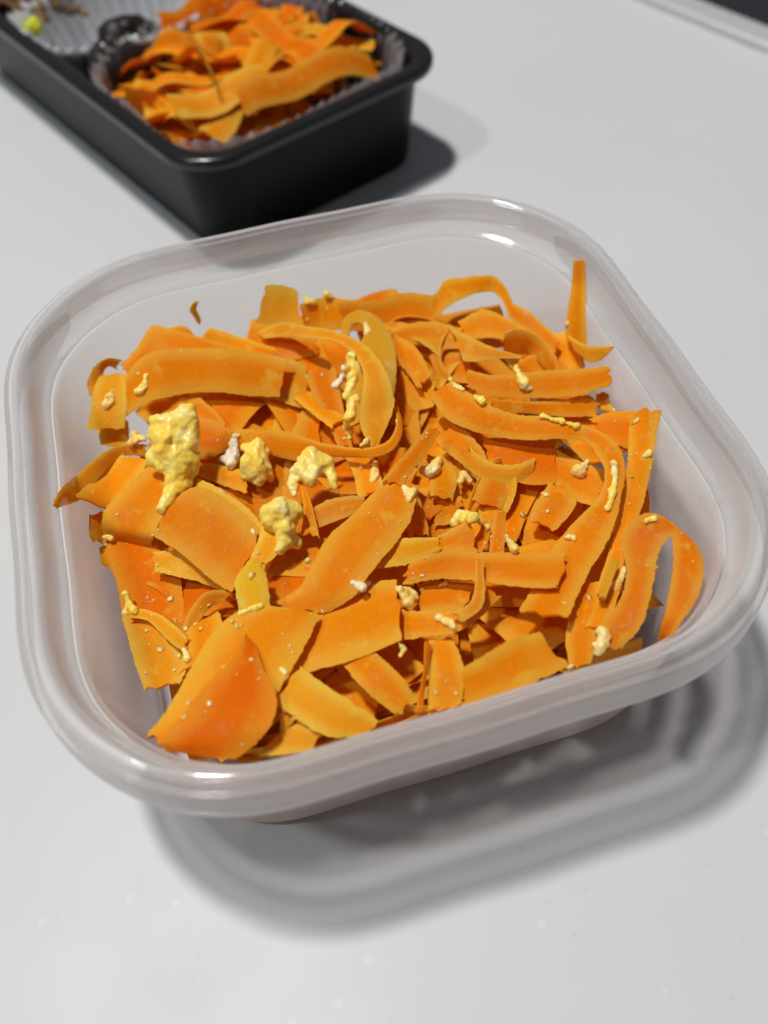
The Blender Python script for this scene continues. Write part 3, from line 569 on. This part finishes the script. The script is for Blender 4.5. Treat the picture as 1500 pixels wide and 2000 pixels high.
EGGS = [
 ('largest scrambled egg curd, long yellow and lumpy, on the left side','y',[(-31.3,15.7,44.3,2.2),(-37.0,16.0,43.4,2.0),(-34.2,14.6,43.2,2.5),(-31.1,13.0,42.2,2.0),(-38.1,14.4,41.8,1.8),(-36.3,11.2,40.7,3.2),(-34.3,9.2,39.5,3.0),(-39.0,10.8,39.1,2.0),(-32.9,8.5,38.6,2.0),(-36.0,7.5,37.7,2.7),(-35.5,5.9,36.3,2.3),(-37.4,4.7,35.7,1.9),(-38.9,2.6,35.6,1.5),(-40.2,1.3,35.2,1.4),(-31.4,9.7,38.9,0.9)]),
 ('small white egg piece left of the central yellow curd','w',[(-23.3,16.0,34.4,0.7),(-24.1,14.7,33.0,1.1),(-24.2,12.8,31.8,1.4),(-25.5,10.3,33.1,1.2),(-26.7,13.6,31.4,0.9)]),
 ('yellow egg curd beside the small white egg piece','y',[(-21.7,13.2,33.8,1.0),(-19.0,12.8,34.3,1.3),(-20.0,11.0,33.5,2.4),(-21.4,7.6,33.8,2.7),(-19.3,7.6,32.2,2.1),(-22.6,6.7,32.7,1.9),(-20.9,5.2,32.3,1.7),(-18.5,6.1,30.4,0.8)]),
 ('rough yellow egg curd with two stubby legs under the central curl','y',[(-10.5,0.6,40.4,2.0),(-9.5,-1.0,39.6,2.4),(-12.6,-1.6,40.1,1.7),(-7.7,-1.8,39.0,1.8),(-7.4,-4.6,38.5,1.1),(-11.5,-4.1,39.4,1.7),(-14.0,-1.5,39.0,1.2),(-15.2,-3.6,38.3,1.1),(-15.3,-5.5,37.9,0.9),(-7.3,-5.9,37.9,0.7)]),
 ('rounded bright yellow egg curd in the middle of the heap','y',[(-19.1,-10.7,40.7,2.7),(-17.0,-10.5,39.2,2.1),(-20.9,-11.2,39.3,1.9),(-18.5,-13.3,38.6,2.1),(-19.6,-15.2,37.6,1.6),(-20.9,-16.5,37.1,1.1),(-17.7,-14.8,35.4,1.3),(-21.0,-10.0,40.2,1.6)]),
 ('yellow egg curd behind the pointed ribbon fin','y',[(13.0,-20.0,37.5,1.3),(14.4,-22.5,39.7,1.3),(11.8,-20.5,36.7,1.1),(16.4,-21.8,36.5,0.9)]),
 ('pale curled egg bit below the narrow upward strip','p',[(12.8,-4.8,35.7,0.9),(12.9,-6.2,35.5,1.3),(11.3,-6.3,35.6,1.2),(10.5,-5.7,35.6,0.8),(14.1,-4.4,35.6,0.9)]),
 ('pale egg bit hanging below the hook of the central curl','p',[(2.7,0.7,33.3,0.8),(1.6,-1.2,33.5,1.1),(1.7,-2.5,33.3,0.8),(0.6,-3.3,33.2,0.5)]),
 ('pointed pale egg crumb inside the right arch','p',[(39.8,-14.6,34.4,1.4),(41.2,-13.8,34.3,0.9),(42.3,-13.0,34.6,0.5)]),
 ('egg crumb sitting on the square cut jutting ribbon','y',[(38.0,14.0,36.3,0.9),(37.4,10.9,37.4,1.0),(37.9,9.1,36.7,1.3),(38.4,8.4,36.0,0.9)]),
 ('pale lumpy egg bit near the near right rim corner','p',[(27.3,-50.7,37.7,1.1),(27.8,-51.7,37.2,0.8),(26.3,-52.5,36.9,1.1),(27.4,-52.8,36.5,0.6),(25.7,-53.2,36.1,0.6)]),
 ('pale egg lump at the right edge of the broad clean edged ribbon','p',[(-2.2,-31.4,36.8,0.9),(-0.5,-31.2,33.9,1.2),(0.3,-32.5,33.8,0.9),(-1.6,-33.6,35.5,1.0)]),
 ('white egg flake at the lower end of the large middle ribbon','w',[(-9.7,-28.0,37.4,0.7),(-8.8,-29.3,37.6,1.0),(-7.2,-27.6,35.1,0.6),(-9.1,-28.3,34.4,0.6)]),
 ('small egg bit dangling from the lower right corner of the broad clean edged ribbon','p',[(-5.9,-41.9,37.4,0.4),(-5.3,-42.9,36.4,0.6),(-5.9,-43.5,36.0,0.5)]),
 ('pale egg smear on the amber bending ribbon','p',[(2.4,-39.0,36.5,0.9),(3.4,-40.1,36.8,1.0),(4.0,-41.2,36.9,0.9),(4.4,-42.1,36.7,0.6)]),
 ('egg crumb on the hanging end of the long arch','p',[(30.1,-30.4,37.3,0.8),(30.9,-31.1,37.3,0.7)]),
 ('pale egg bit right of the short upright stick','p',[(19.1,-28.0,38.5,0.7),(19.5,-29.1,37.9,0.9),(19.1,-31.6,39.7,0.8)]),
 ('pale egg strip beside the left edge of the tall loop','p',[(37.2,-39.3,36.3,0.6),(36.0,-40.6,36.2,0.8),(34.5,-42.0,36.5,0.9),(33.4,-43.0,36.5,0.6)]),
 ('whitish egg bit on the left side of the egg sheet at top centre','w',[(1.2,23.9,35.2,0.9),(0.3,23.5,34.7,0.8),(2.2,25.0,35.4,0.8),(2.6,24.2,38.3,0.7)]),
 ('greenish yellow egg bit below the egg sheet at top centre','y',[(2.1,14.3,37.9,1.3),(1.0,12.7,37.7,1.3),(-0.0,11.0,37.4,1.2),(-0.2,11.6,33.8,0.9),(-0.5,9.7,32.6,0.5)]),
 ('egg crumb inside the hook of the central curl','p',[(1.4,2.7,38.3,0.8),(0.2,2.0,38.4,0.5)]),
 ('egg bit in the hollow under the broad upper left ribbon','p',[(-20.1,30.5,29.1,1.4),(-18.0,29.5,28.8,1.4),(-16.2,29.6,28.9,0.8)]),
 ('egg smear on the hanging tan ribbon at left','p',[(-46.9,36.1,34.4,1.1),(-48.0,35.1,33.4,1.0),(-46.5,35.0,33.8,0.8)]),
 ('egg bit between the stub and the largest curd','p',[(-43.4,24.5,33.0,1.1),(-41.6,21.7,34.1,0.9),(-44.3,21.5,34.1,0.7)]),
 ('small egg bead on the fold of the wide smooth ribbon','y',[(-52.8,2.7,29.4,0.8),(-51.6,1.8,29.4,0.8)]),
 ('small egg bit at the left edge of the large front ribbon','y',[(-41.8,-27.9,30.4,0.6),(-41.2,-29.8,30.5,0.8),(-43.0,-27.3,28.0,0.5)]),
 ('yellow crumb between the two large front ribbons','y',[(-26.1,-41.0,38.2,0.6),(-25.5,-42.1,38.4,0.6)]),
 ('pinkish pale egg lump under the diagonal ribbon of the arch','p',[(18.4,-7.3,32.5,1.1),(19.4,-8.6,31.9,0.9),(16.9,-9.6,34.1,0.7)]),
 ('egg crust on the top left end of the long arch','y',[(22.7,13.0,38.9,0.7),(23.0,10.5,39.5,0.7),(23.9,8.8,39.7,0.6)]),
 ('egg crust further along the top edge of the long arch','y',[(25.4,5.3,40.5,0.9),(26.3,3.3,40.6,0.9),(25.9,4.2,40.6,0.9)]),
 ('round egg bead left of the large middle ribbon','p',[(-16.6,-21.2,37.9,0.8)]),
 ('pale egg bit in the dark gap right of centre','p',[(31.3,-16.6,33.2,0.5),(31.8,-17.6,33.3,0.7)]),
 ('egg smear along the left edge of the deep orange left ribbon','y',[(-50.5,-12.2,29.6,0.7),(-50.3,-14.0,28.6,1.0),(-49.2,-16.7,30.5,0.9),(-50.8,-14.9,27.7,0.9)]),
 ('egg smear on the top of the tall loop','y',[(42.9,-34.3,41.9,0.7),(44.3,-34.6,42.2,0.6)]),
 ('egg crumb on the square topped upright ribbon','y',[(53.0,-17.0,37.7,0.8),(52.1,-17.3,37.3,0.6)]),
 ('white egg fleck above the folded yellow egg sheet','w',[(-26.4,-18.9,38.3,0.6),(-27.2,-19.5,38.2,0.5)]),
 ('tiny egg crumb on the glossy ribbon','y',[(5.5,-30.8,33.3,0.5),(6.4,-30.8,33.4,0.6)]),
 ('small egg bit on the bend of the broad upper left ribbon','y',[(-38.1,35.9,38.2,0.5),(-38.9,34.7,37.3,0.8),(-40.4,33.7,36.3,0.9),(-38.9,33.8,36.7,0.7)]),
 ('egg crust on the back ribbon beside the square ended one','y',[(1.0,51.9,35.3,0.8),(2.4,51.6,34.9,0.7),(6.0,51.9,35.6,1.0),(6.9,51.4,35.3,0.7)]),
 ('yellow egg chunk clinging to the hanging part of the top centre curl','y',[(4.4,24.3,40.9,1.3),(4.4,22.6,39.7,1.5),(4.6,20.7,38.4,1.3),(2.5,18.5,38.3,1.3),(1.0,16.6,38.1,1.0)]),
 ('small pale egg lump inside the loop of the top centre egg sheet','p',[(10.7,35.7,38.4,0.9),(10.6,33.3,38.4,0.9)]),
 ('egg smear on the right edge of the long arch where it turns down','y',[(43.5,-20.0,41.3,0.7),(43.4,-20.9,40.6,0.7),(43.0,-21.9,40.0,0.8),(42.2,-23.4,39.7,0.7),(41.3,-24.8,39.4,0.8),(40.4,-26.1,39.1,0.7),(39.3,-27.5,38.8,0.8)]),
 ('egg smear on the top bend of the long arch','y',[(37.4,-5.6,41.0,0.8),(38.9,-7.1,41.2,0.8),(40.9,-8.9,41.1,0.7),(36.0,-4.0,40.8,0.7)]),
 ('pale egg flake on the amber coated middle ribbon end','p',[(4.7,-12.1,39.4,1.0),(5.9,-13.4,39.4,1.0),(4.9,-14.6,39.3,0.7)]),
 ('thin yellow egg smear on top of the large front ribbon','y',[(-28.4,-28.4,38.4,0.8),(-26.6,-28.5,38.3,0.8),(-30.2,-28.5,38.3,0.6)]),
]


RNG = np.random.default_rng(7)
bv, bf = [], []
for label, kind, S in RIBBONS:
    S = np.array(S)
    V, F, U = ribbon_mesh(S, RNG, thick=0.55 if kind != 'e' else 1.3)
    nm = 'egg_sheet' if kind == 'e' else 'carrot_ribbon'
    o = mesh_object(nm, V, F, MAT[kind], uv=U, origin=V.mean(0))
    tag(o, label, 'egg' if kind == 'e' else 'carrot ribbon',
        'sheets and curds of scrambled egg' if kind == 'e' else 'carrot ribbons in the clear container')
    bf += [tuple(q + len(bv) for q in face) for face in F[:len(F) // 2].tolist()]
    bv += V.tolist()
TREE = BVHTree.FromPolygons(bv, bf)

# lower layers of the salad, seen only through gaps and through the wall
def inset_xy(x, y):
    return np.min(np.hypot(OUT[:, 0] - x, OUT[:, 1] - y))
def wall_inset(z):
    return np.interp(z, [1.5, 4, 41, 43, 50], [15, 12.8, 8.4, 6.4, 5.2])
def random_ribbon(rng, zlo, zhi, wlo=9, whi=14):
    for _ in range(200):
        x, y = rng.uniform(-56, 56, 2)
        z = rng.uniform(zlo, zhi)
        L = rng.uniform(25, 55); a = rng.uniform(0, 2 * math.pi); wd = rng.uniform(wlo, whi)
        k = rng.normal() * 0.018
        n = 6; S = []; ok = True
        roll = rng.normal() * 0.22; dr = rng.normal() * 0.08; pz = rng.normal() * 0.05
        for i in range(n):
            s = (i / (n - 1) - 0.5) * L
            ang = a + k * s
            cx = x + s * math.cos(a + k * s / 2); cy = y + s * math.sin(a + k * s / 2)
            cz = z + s * pz + 2.0 * math.sin(s * 0.15 + x)
            r = roll + dr * s / 10
            ox, oy, oz = -math.sin(ang) * math.cos(r), math.cos(ang) * math.cos(r), math.sin(r)
            A = (cx - ox * wd / 2, cy - oy * wd / 2, cz - oz * wd / 2)
            B = (cx + ox * wd / 2, cy + oy * wd / 2, cz + oz * wd / 2)
            for q in (A, B):
                if q[2] < 2.4 or q[2] > zhi + 2 or abs(q[0]) > 60 or abs(q[1]) > 60 or math.hypot(q[0], q[1]) > 78: ok = False
                elif inset_xy(q[0], q[1]) < wall_inset(q[2]) + 0.5: ok = False
            S.append((*A, *B))
        if ok: return np.array(S)
    return None
def front_ribbon(rng, wall=False):
    x = rng.uniform(-34, 40); L = rng.uniform(22, 40); wd = rng.uniform(8, 13); S = []
    y = rng.uniform(-54, -36); z = rng.uniform(14, 27); roll = rng.normal() * 0.5 + 0.7
    a = rng.normal() * 0.25; top = 30
    if wall:   # upright against the near wall
        y = rng.uniform(-56.5, -52.5); z = rng.uniform(24, 31); roll = rng.normal() * 0.08 + 1.42; a = rng.normal() * 0.04; top = 35
    for i in range(6):
        s = (i / 5 - 0.5) * L
        cx, cy = x + s * math.cos(a), y + s * math.sin(a) + (0.3 if wall else 1.2) * math.sin(s * 0.2)
        r = roll + 0.2 * math.sin(s * 0.1)
        row = []
        for sg in (-1, 1):
            q = (cx + sg * math.sin(a) * math.cos(r) * wd / 2, cy - sg * math.cos(a) * math.cos(r) * wd / 2, z + sg * math.sin(r) * wd / 2)
            if q[2] < 3 or q[2] > top or inset_xy(q[0], q[1]) < wall_inset(q[2]) + 0.5: return None
            row += q
        S.append(row)
    return np.array(S)
GAP = 'carrot ribbon lying deep in the heap, glimpsed through gaps between the top ribbons'
rng = np.random.default_rng(21)
vs, fs, us, k = [], [], [], 0
for i in range(190):
    S = random_ribbon(rng, 21, 30) if i < 110 else front_ribbon(rng, i >= 140)
    if S is None: continue
    V, F, U = ribbon_mesh(S, rng, res=1.1, M=5)
    if i >= 110 or S[:, 2].mean() < 23:      # out of sight below the rest
        vs.append(V); fs.append(F + k); us.append(U); k += len(V)
        continue
    o = mesh_object('carrot_ribbon', V, F, MAT['d' if i % 3 == 0 else 'o'], uv=U, origin=V.mean(0))
    tag(o, GAP, 'carrot ribbon', 'carrot ribbons deep in the clear container')
for i in range(150):
    S = random_ribbon(rng, 4, 20)
    if S is None: continue
    V, F, U = ribbon_mesh(S, rng, res=1.6, M=4)
    vs.append(V); fs.append(F + k); us.append(U); k += len(V)
tag(mesh_object('carrot_filling', np.concatenate(vs), np.concatenate(fs), MAT['o'], uv=np.concatenate(us)),
    'packed mass of carrot shreds filling the bottom of the clear container', 'carrot salad', kind='stuff')

# small torn shreds lying in the hollows between the top ribbons
def surface_z(x, y):
    h = TREE.ray_cast(Vector((x * MM, y * MM, 0.06)), Vector((0, 0, -1)))
    return h[0][2] / MM if h[0] is not None else 24.0
SHRED = 'small torn carrot shred caught in a hollow between the larger top ribbons'
made = 0
for _ in range(900):
    if made >= 20: break
    x, y = rng.uniform(-40, 48), rng.uniform(-40, 46)
    a = rng.uniform(0, 2 * math.pi); L = rng.uniform(9, 22); wd = rng.uniform(2.2, 5.0); k = rng.normal() * 0.03
    pts = []
    for i in range(6):
        s_ = (i / 5 - 0.5) * L
        pts.append((x + s_ * math.cos(a + k * s_), y + s_ * math.sin(a + k * s_)))
    if min(inset_xy(*p) for p in pts) < 11 or max(math.hypot(*p) for p in pts) > 66: continue
    zs = np.array([surface_z(*p) for p in pts])
    if zs.max() > 35.0 or np.median(zs) > 33.5: continue
    zs = np.convolve(np.pad(np.maximum(zs, np.median(zs) - 1.5), 2, mode='edge'), np.ones(5) / 5, 'valid') + 0.9
    roll = rng.normal() * 0.35
    S = []
    for (px_, py_), z_ in zip(pts, zs):
        ox, oy, oz = -math.sin(a) * math.cos(roll) * wd / 2, math.cos(a) * math.cos(roll) * wd / 2, math.sin(roll) * wd / 2
        S.append((px_ - ox, py_ - oy, z_ - oz, px_ + ox, py_ + oy, z_ + oz))
    V, F, U = ribbon_mesh(np.array(S), rng, res=0.6, M=5, thick=0.6)
    o = mesh_object('carrot_shred', V, F, MAT['oyo'[made % 3]], uv=U, origin=V.mean(0))
    tag(o, SHRED, 'carrot shred', 'small carrot shreds in the hollows'); made += 1

# ---------------------------------------------------------------- egg curds and crumbs
def ico(sub):
    import bmesh
    bm = bmesh.new(); bmesh.ops.create_icosphere(bm, subdivisions=sub, radius=1.0)
    V = np.array([v.co[:] for v in bm.verts]); F = np.array([[v.index for v in f.verts] for f in bm.faces])
    bm.free(); return V, F
ICO2, ICO1 = ico(2), ico(1)
cl = bpy.data.textures.new('curd_lumps', 'CLOUDS'); cl.noise_scale = 0.0023; cl.noise_depth = 2
def lump(name, balls, mat, rng, voxel=0.32, disp=0.0015, extra=2, parent=None):
    vs, fs, k = [], [], 0
    balls = [tuple(b) for b in balls]
    more = []
    for a in range(len(balls)):
        for b in range(a + 1, len(balls)):
            p, q = np.array(balls[a]), np.array(balls[b])
            if np.linalg.norm(p[:3] - q[:3]) < (1.2 if max(b_[3] for b_ in balls) > 1.7 else 1.9) * (p[3] + q[3]): more.append(tuple((p + q) / 2 * (1, 1, 1, 0.95)))
    for x, y, z, r in balls:
        for _ in range(extra):
            d = rng.normal(size=3); d /= np.linalg.norm(d); rr = r * rng.uniform(0.3, 0.5)
            more.append((*(np.array((x, y, z)) + d * r * 0.78), rr))
    for x, y, z, r in balls + more:
        V, F = ICO2
        vs.append(V * r * rng.uniform(0.85, 1.12, 3) + (x, y, z)); fs.append(F + k); k += len(V)
    V = np.concatenate(vs) * MM
    o = mesh_object(name, V, np.concatenate(fs), mat, parent, origin=V.mean(0))
    m = o.modifiers.new('weld', 'REMESH'); m.mode = 'VOXEL'; m.voxel_size = (voxel if max(b[3] for b in balls) > 1.7 else 0.2) * MM; m.use_smooth_shade = True
    s = o.modifiers.new('soften', 'SMOOTH'); s.factor = 0.5; s.iterations = 8 if max(b[3] for b in balls) > 1.7 else 2
    d = o.modifiers.new('lumps', 'DISPLACE'); d.texture = cl; d.strength = disp if max(b[3] for b in balls) > 1.7 else disp * 0.8; d.mid_level = 0.5; d.texture_coords = 'LOCAL'
    return o
rng = np.random.default_rng(3)
for label, kind, B in EGGS:
    o = lump('egg_curd', B, EGGM[kind], rng)
    tag(o, label, 'egg', 'sheets and curds of scrambled egg')

# one wet shred stuck to the far wall
S = [(-24.5, 56.2, 38.6, -23.3, 56.3, 38.4), (-25.8, 56.1, 36.6, -24.2, 56.1, 36.5), (-25.2, 55.9, 34.4, -23.9, 56.0, 34.6), (-24.7, 55.5, 32.6, -23.8, 55.6, 33.0)]
V, F, U = ribbon_mesh(np.array(S), rng, res=0.3, M=5, thick=0.5, rag=0.8)
tag(mesh_object('egg_shred', V, F, MAT['shred'], uv=U, origin=V.mean(0)), 'tiny yellow shred stuck alone on the far inner wall', 'egg')

vs, fs, k = [], [], 0
tries = 0
while len(vs) < 420 and tries < 6000:
    tries += 1
    x, y = rng.uniform(-56, 56, 2)
    if inset_xy(x, y) < 9 or math.hypot(x, y) > 78: continue
    hit = TREE.ray_cast(Vector((x * MM, y * MM, 0.06)), Vector((0, 0, -1)))
    if hit[0] is None: continue
    r = rng.choice([0.18, 0.25, 0.33, 0.45, 0.7], p=[.42, .3, .16, .09, .03])
    V, F = ICO1
    V = V * r * rng.uniform(0.6, 1.6, 3) + rng.normal(size=V.shape) * r * 0.3
    nv = np.array(hit[1]); V = V - np.outer(V @ nv, nv) * 0.55
    V = V * MM + np.array(hit[0]) + np.array(hit[1]) * r * 0.2 * MM * (1 if hit[1][2] > 0 else -1)
    vs.append(V); fs.append(F + k); k += len(V)
tag(mesh_object('egg_crumbs', np.concatenate(vs), np.concatenate(fs), EGGM['p']),
    'fine egg crumbs sprinkled over the carrot ribbons', 'egg crumbs', kind='stuff')

# ---------------------------------------------------------------- black tray with cups
S0, S1, T0, T1 = 30.3, 127.5, -290.0, -110.0      # rim limits
def rrect(ins, z, rad, N=24):
    s0, s1, t0, t1 = S0 + ins, S1 - ins, T0 + ins, T1 - ins
    r = max(rad - ins * 0.6, 3)
    P = []
    for cx, cyy, a0 in ((s1 - r, t1 - r, 0), (s0 + r, t1 - r, 90), (s0 + r, t0 + r, 180), (s1 - r, t0 + r, 270)):
        for q in range(N + 1):
            a = math.radians(a0 + 90 * q / N)
            P.append(st(cx + r * math.cos(a), cyy + r * math.sin(a), z))
    return np.array(P)
def loft(rings, cap_first=False, cap_last=False):
    n = len(rings[0]); V = np.concatenate(rings); F = []
    for j in range(len(rings) - 1):
        for i in range(n):
            a, b = j * n + i, j * n + (i + 1) % n
            F.append((a, b, b + n, a + n))
    if cap_first: F.append(tuple(range(n))[::-1])
    if cap_last: F.append(tuple(range((len(rings) - 1) * n, len(rings) * n)))
    return V, F
tray = tag(empty('bento_tray', st(79, -200, 0)), 'black plastic bento tray behind the clear container, holding side dishes in cups', 'tray')
prof = [(8.6, 0.3), (7.6, 0.6), (7.1, 2.0), (4.6, 30.5), (4.4, 31.3), (5.8, 31.3), (6.0, 30.5), (8.4, 2.6), (9.4, 1.7), (11, 1.5)]
V, F = loft([rrect(i, z, 17) for i, z in prof], True, True)
mesh_object('tray_body', V, F, MAT['black'], tray, origin=tuple(tray.location))
rp = smooth_profile([(4.3, 31.6), (1.6, 31.6), (0.3, 31.7), (0.0, 32.4), (0.0, 34.0), (0.7, 35.0), (2.2, 35.3), (4.2, 35.2), (5.4, 34.6), (5.9, 33.4), (5.9, 31.6)], 2)
V, F = loft([rrect(i, z, 17) for i, z in rp])
mesh_object('tray_rim', V, F, MAT['blackrim'], tray, origin=tuple(tray.location))

def pleated_cup(name, cs, ct, hs, ht, h, mat, pleats, amp, z0=1.8, n=2.6, base=0.72, thick=0.12, seed=1, zig=0.8):
    rg = np.random.default_rng(seed)
    N = pleats * 8
    t = np.linspace(0, 2 * math.pi, N, endpoint=False)
    c, s = np.cos(t), np.sin(t)
    rr = (np.abs(c) ** n + np.abs(s) ** n) ** (-1 / n)
    tri = 2 * np.abs(((t * pleats / (2 * math.pi)) % 1) - 0.5) * 2 - 1
    wob = 1 + 0.02 * np.sin(3 * t + seed) + 0.015 * np.sin(7 * t + 2 * seed)
    jit = np.repeat(rg.normal(size=pleats), 8) * 0.4
    rings = []
    for q in np.linspace(0, 1, 9):
        k = base + (1 - base) * q ** 0.8
        a = amp * q
        z = z0 + h * q + (zig * tri + jit) * (q > 0.99)
        rings.append(np.array([st(cs + (hs * k * wob[i] + a * tri[i]) * rr[i] * c[i], ct + (ht * k * wob[i] + a * tri[i]) * rr[i] * s[i], z[i] if hasattr(z, '__len__') else z) for i in range(N)]))
    V, F = loft(rings, True)
    o = mesh_object(name, V, F, mat, smooth=True, origin=st(cs, ct, z0))
    m = o.modifiers.new('sheet', 'SOLIDIFY'); m.thickness = thick * MM
    return o
tag(pleated_cup('film_cup', 79, -154.5, 43.5, 38.5, 33.0, MAT['film'], 60, 1.1, n=3.6, base=0.86, zig=1.4),
    'pleated clear film cup in the near end of the tray, full of carrot', 'food cup')
tag(pleated_cup('foil_cup', 78, -220.0, 42.0, 28.5, 32.5, MAT['foil'], 48, 1.5, n=2.8, base=0.70, seed=4),
    'pleated silver foil cup in the middle of the tray, beside the film cup', 'food cup')

# carrot heaped in the film cup
rng = np.random.default_rng(11)
TRAY_CARROT = 'blurred carrot ribbon heaped in the film cup of the black tray'
def cup_ribbon(cs, ct, z, L, wd, ang, arch, roll):
    S = []
    for i in range(10):
        q = i / 9 - 0.5
        s = cs + q * L * math.cos(ang); t = ct + q * L * math.sin(ang)
        zz = z + arch * (1 - 4 * q * q) + 1.6 * math.sin(q * 9 + ang * 3)
        os_, ot, oz = -math.sin(ang) * math.cos(roll), math.cos(ang) * math.cos(roll), math.sin(roll)
        A = st(s - os_ * wd / 2, t - ot * wd / 2, zz - oz * wd / 2) / MM
        B = st(s + os_ * wd / 2, t + ot * wd / 2, zz + oz * wd / 2) / MM
        S.append((*A, *B))
    return np.array(S)
def inside_cup(S, hs, ht):
    for row in S:
        for q in (row[:3], row[3:]):
            s = q @ SV; t = q @ TV
            k = 0.86 + 0.14 * max(0, min(1, (q[2] - 1.8) / 30)) ** 0.8
            if abs((s - 79) / (hs * k)) ** 3.6 + abs((t + 154.5) / (ht * k)) ** 3.6 > 1.0 or q[2] < 2.5: return False
    return True
placed = 0; tries = 0; vs, fs, us, k = [], [], [], 0
while placed < 210 and tries < 16000:
    tries += 1
    lay = placed / 210
    cs, ct = 79 + rng.uniform(-40, 40), -154.5 + rng.uniform(-35, 35)
    dd = ((cs - 79) / 40) ** 2 + ((ct + 155.5) / 34) ** 2
    z = 5 + lay * 26 + (1 - dd) * 8 * lay
    S = cup_ribbon(cs, ct, z, rng.uniform(18, 46), rng.uniform(5, 11), rng.uniform(0, 6.28), rng.uniform(-3, 6), rng.normal() * 0.55)
    if not inside_cup(S, 43.0, 38): continue
    V, F, U = ribbon_mesh(S, rng, res=1.0, M=5, thick=0.5)
    if placed < 110:                          # the bottom of the heap, out of sight
        vs.append(V); fs.append(F + k); us.append(U); k += len(V); placed += 1
        continue
    o = mesh_object('carrot_ribbon', V, F, MAT[('o', 'd', 'o', 'd', 'y')[placed % 5]], uv=U, origin=V.mean(0))
    tag(o, TRAY_CARROT, 'carrot ribbon', 'carrot ribbons in the black tray'); placed += 1

tag(mesh_object('carrot_filling', np.concatenate(vs), np.concatenate(fs), MAT['o'], uv=np.concatenate(us)),
    'packed carrot shreds under the heap in the film cup of the black tray', 'carrot salad', kind='stuff')
for cs, L, ang in ((84, 26, 0.05), (103, 24, -0.1)):  # added strips imitating the orange reflection at the back of the film cup
    S = cup_ribbon(cs, -192.0, 33.0, L, 9, ang, 2.0, -0.9)
    V, F, U = ribbon_mesh(S, rng, res=1.0, M=5)
    o = mesh_object('carrot_ribbon', V, F, MAT['d'], uv=U, origin=V.mean(0))
    tag(o, 'added dark orange strip imitating carrot reflected between the film cup and the foil cup', 'carrot ribbon', 'carrot ribbons in the black tray')

# dark glazed pieces in the foil cup, and the dish beyond
rng = np.random.default_rng(5)
def st_balls(lst):
    return [(*(st(s, t, z) / MM), r) for s, t, z, r in lst]
tag(lump('glazed_piece', st_balls([(52, -193, 27, 8), (46, -190, 27, 6.5), (58, -194, 27, 7), (50, -197, 29, 6), (62, -198, 28, 6)]), MAT['glaze'], rng, 0.8, 0.0008, 3),
    'dark glazed food piece in the foil cup, nearest the film cup', 'food')
tag(lump('glazed_piece', st_balls([(60, -204, 31, 7), (66, -202, 30, 6.5), (70, -198, 28, 6), (56, -202, 26, 7)]), MAT['glaze'], rng, 0.8, 0.0008, 3),
    'dark glazed food piece with a glinting edge, higher up against the foil', 'food')
for i in range(9):
    S = cup_ribbon(44 + i * 1.9, -254 + (i % 3) * 3, 26 + (i % 4) * 1.6, 26, 3.2, 1.3 + rng.normal() * 0.3, 3, rng.normal() * 0.4)
    V, F, U = ribbon_mesh(S, rng, res=1.2, M=4, thick=1.6)
    tag(mesh_object('brown_strip', V, F, MAT['brown'], uv=U, origin=V.mean(0)), 'brown food strip at the far end of the black tray', 'food', 'brown strips in the far end of the tray')
tag(lump('green_bit', st_balls([(41.5, -232, 30, 3), (44, -235, 29.5, 3)]), MAT['lime'], rng, 0.6, 0.001, 2), 'small lime yellow piece beside the brown strips', 'food')
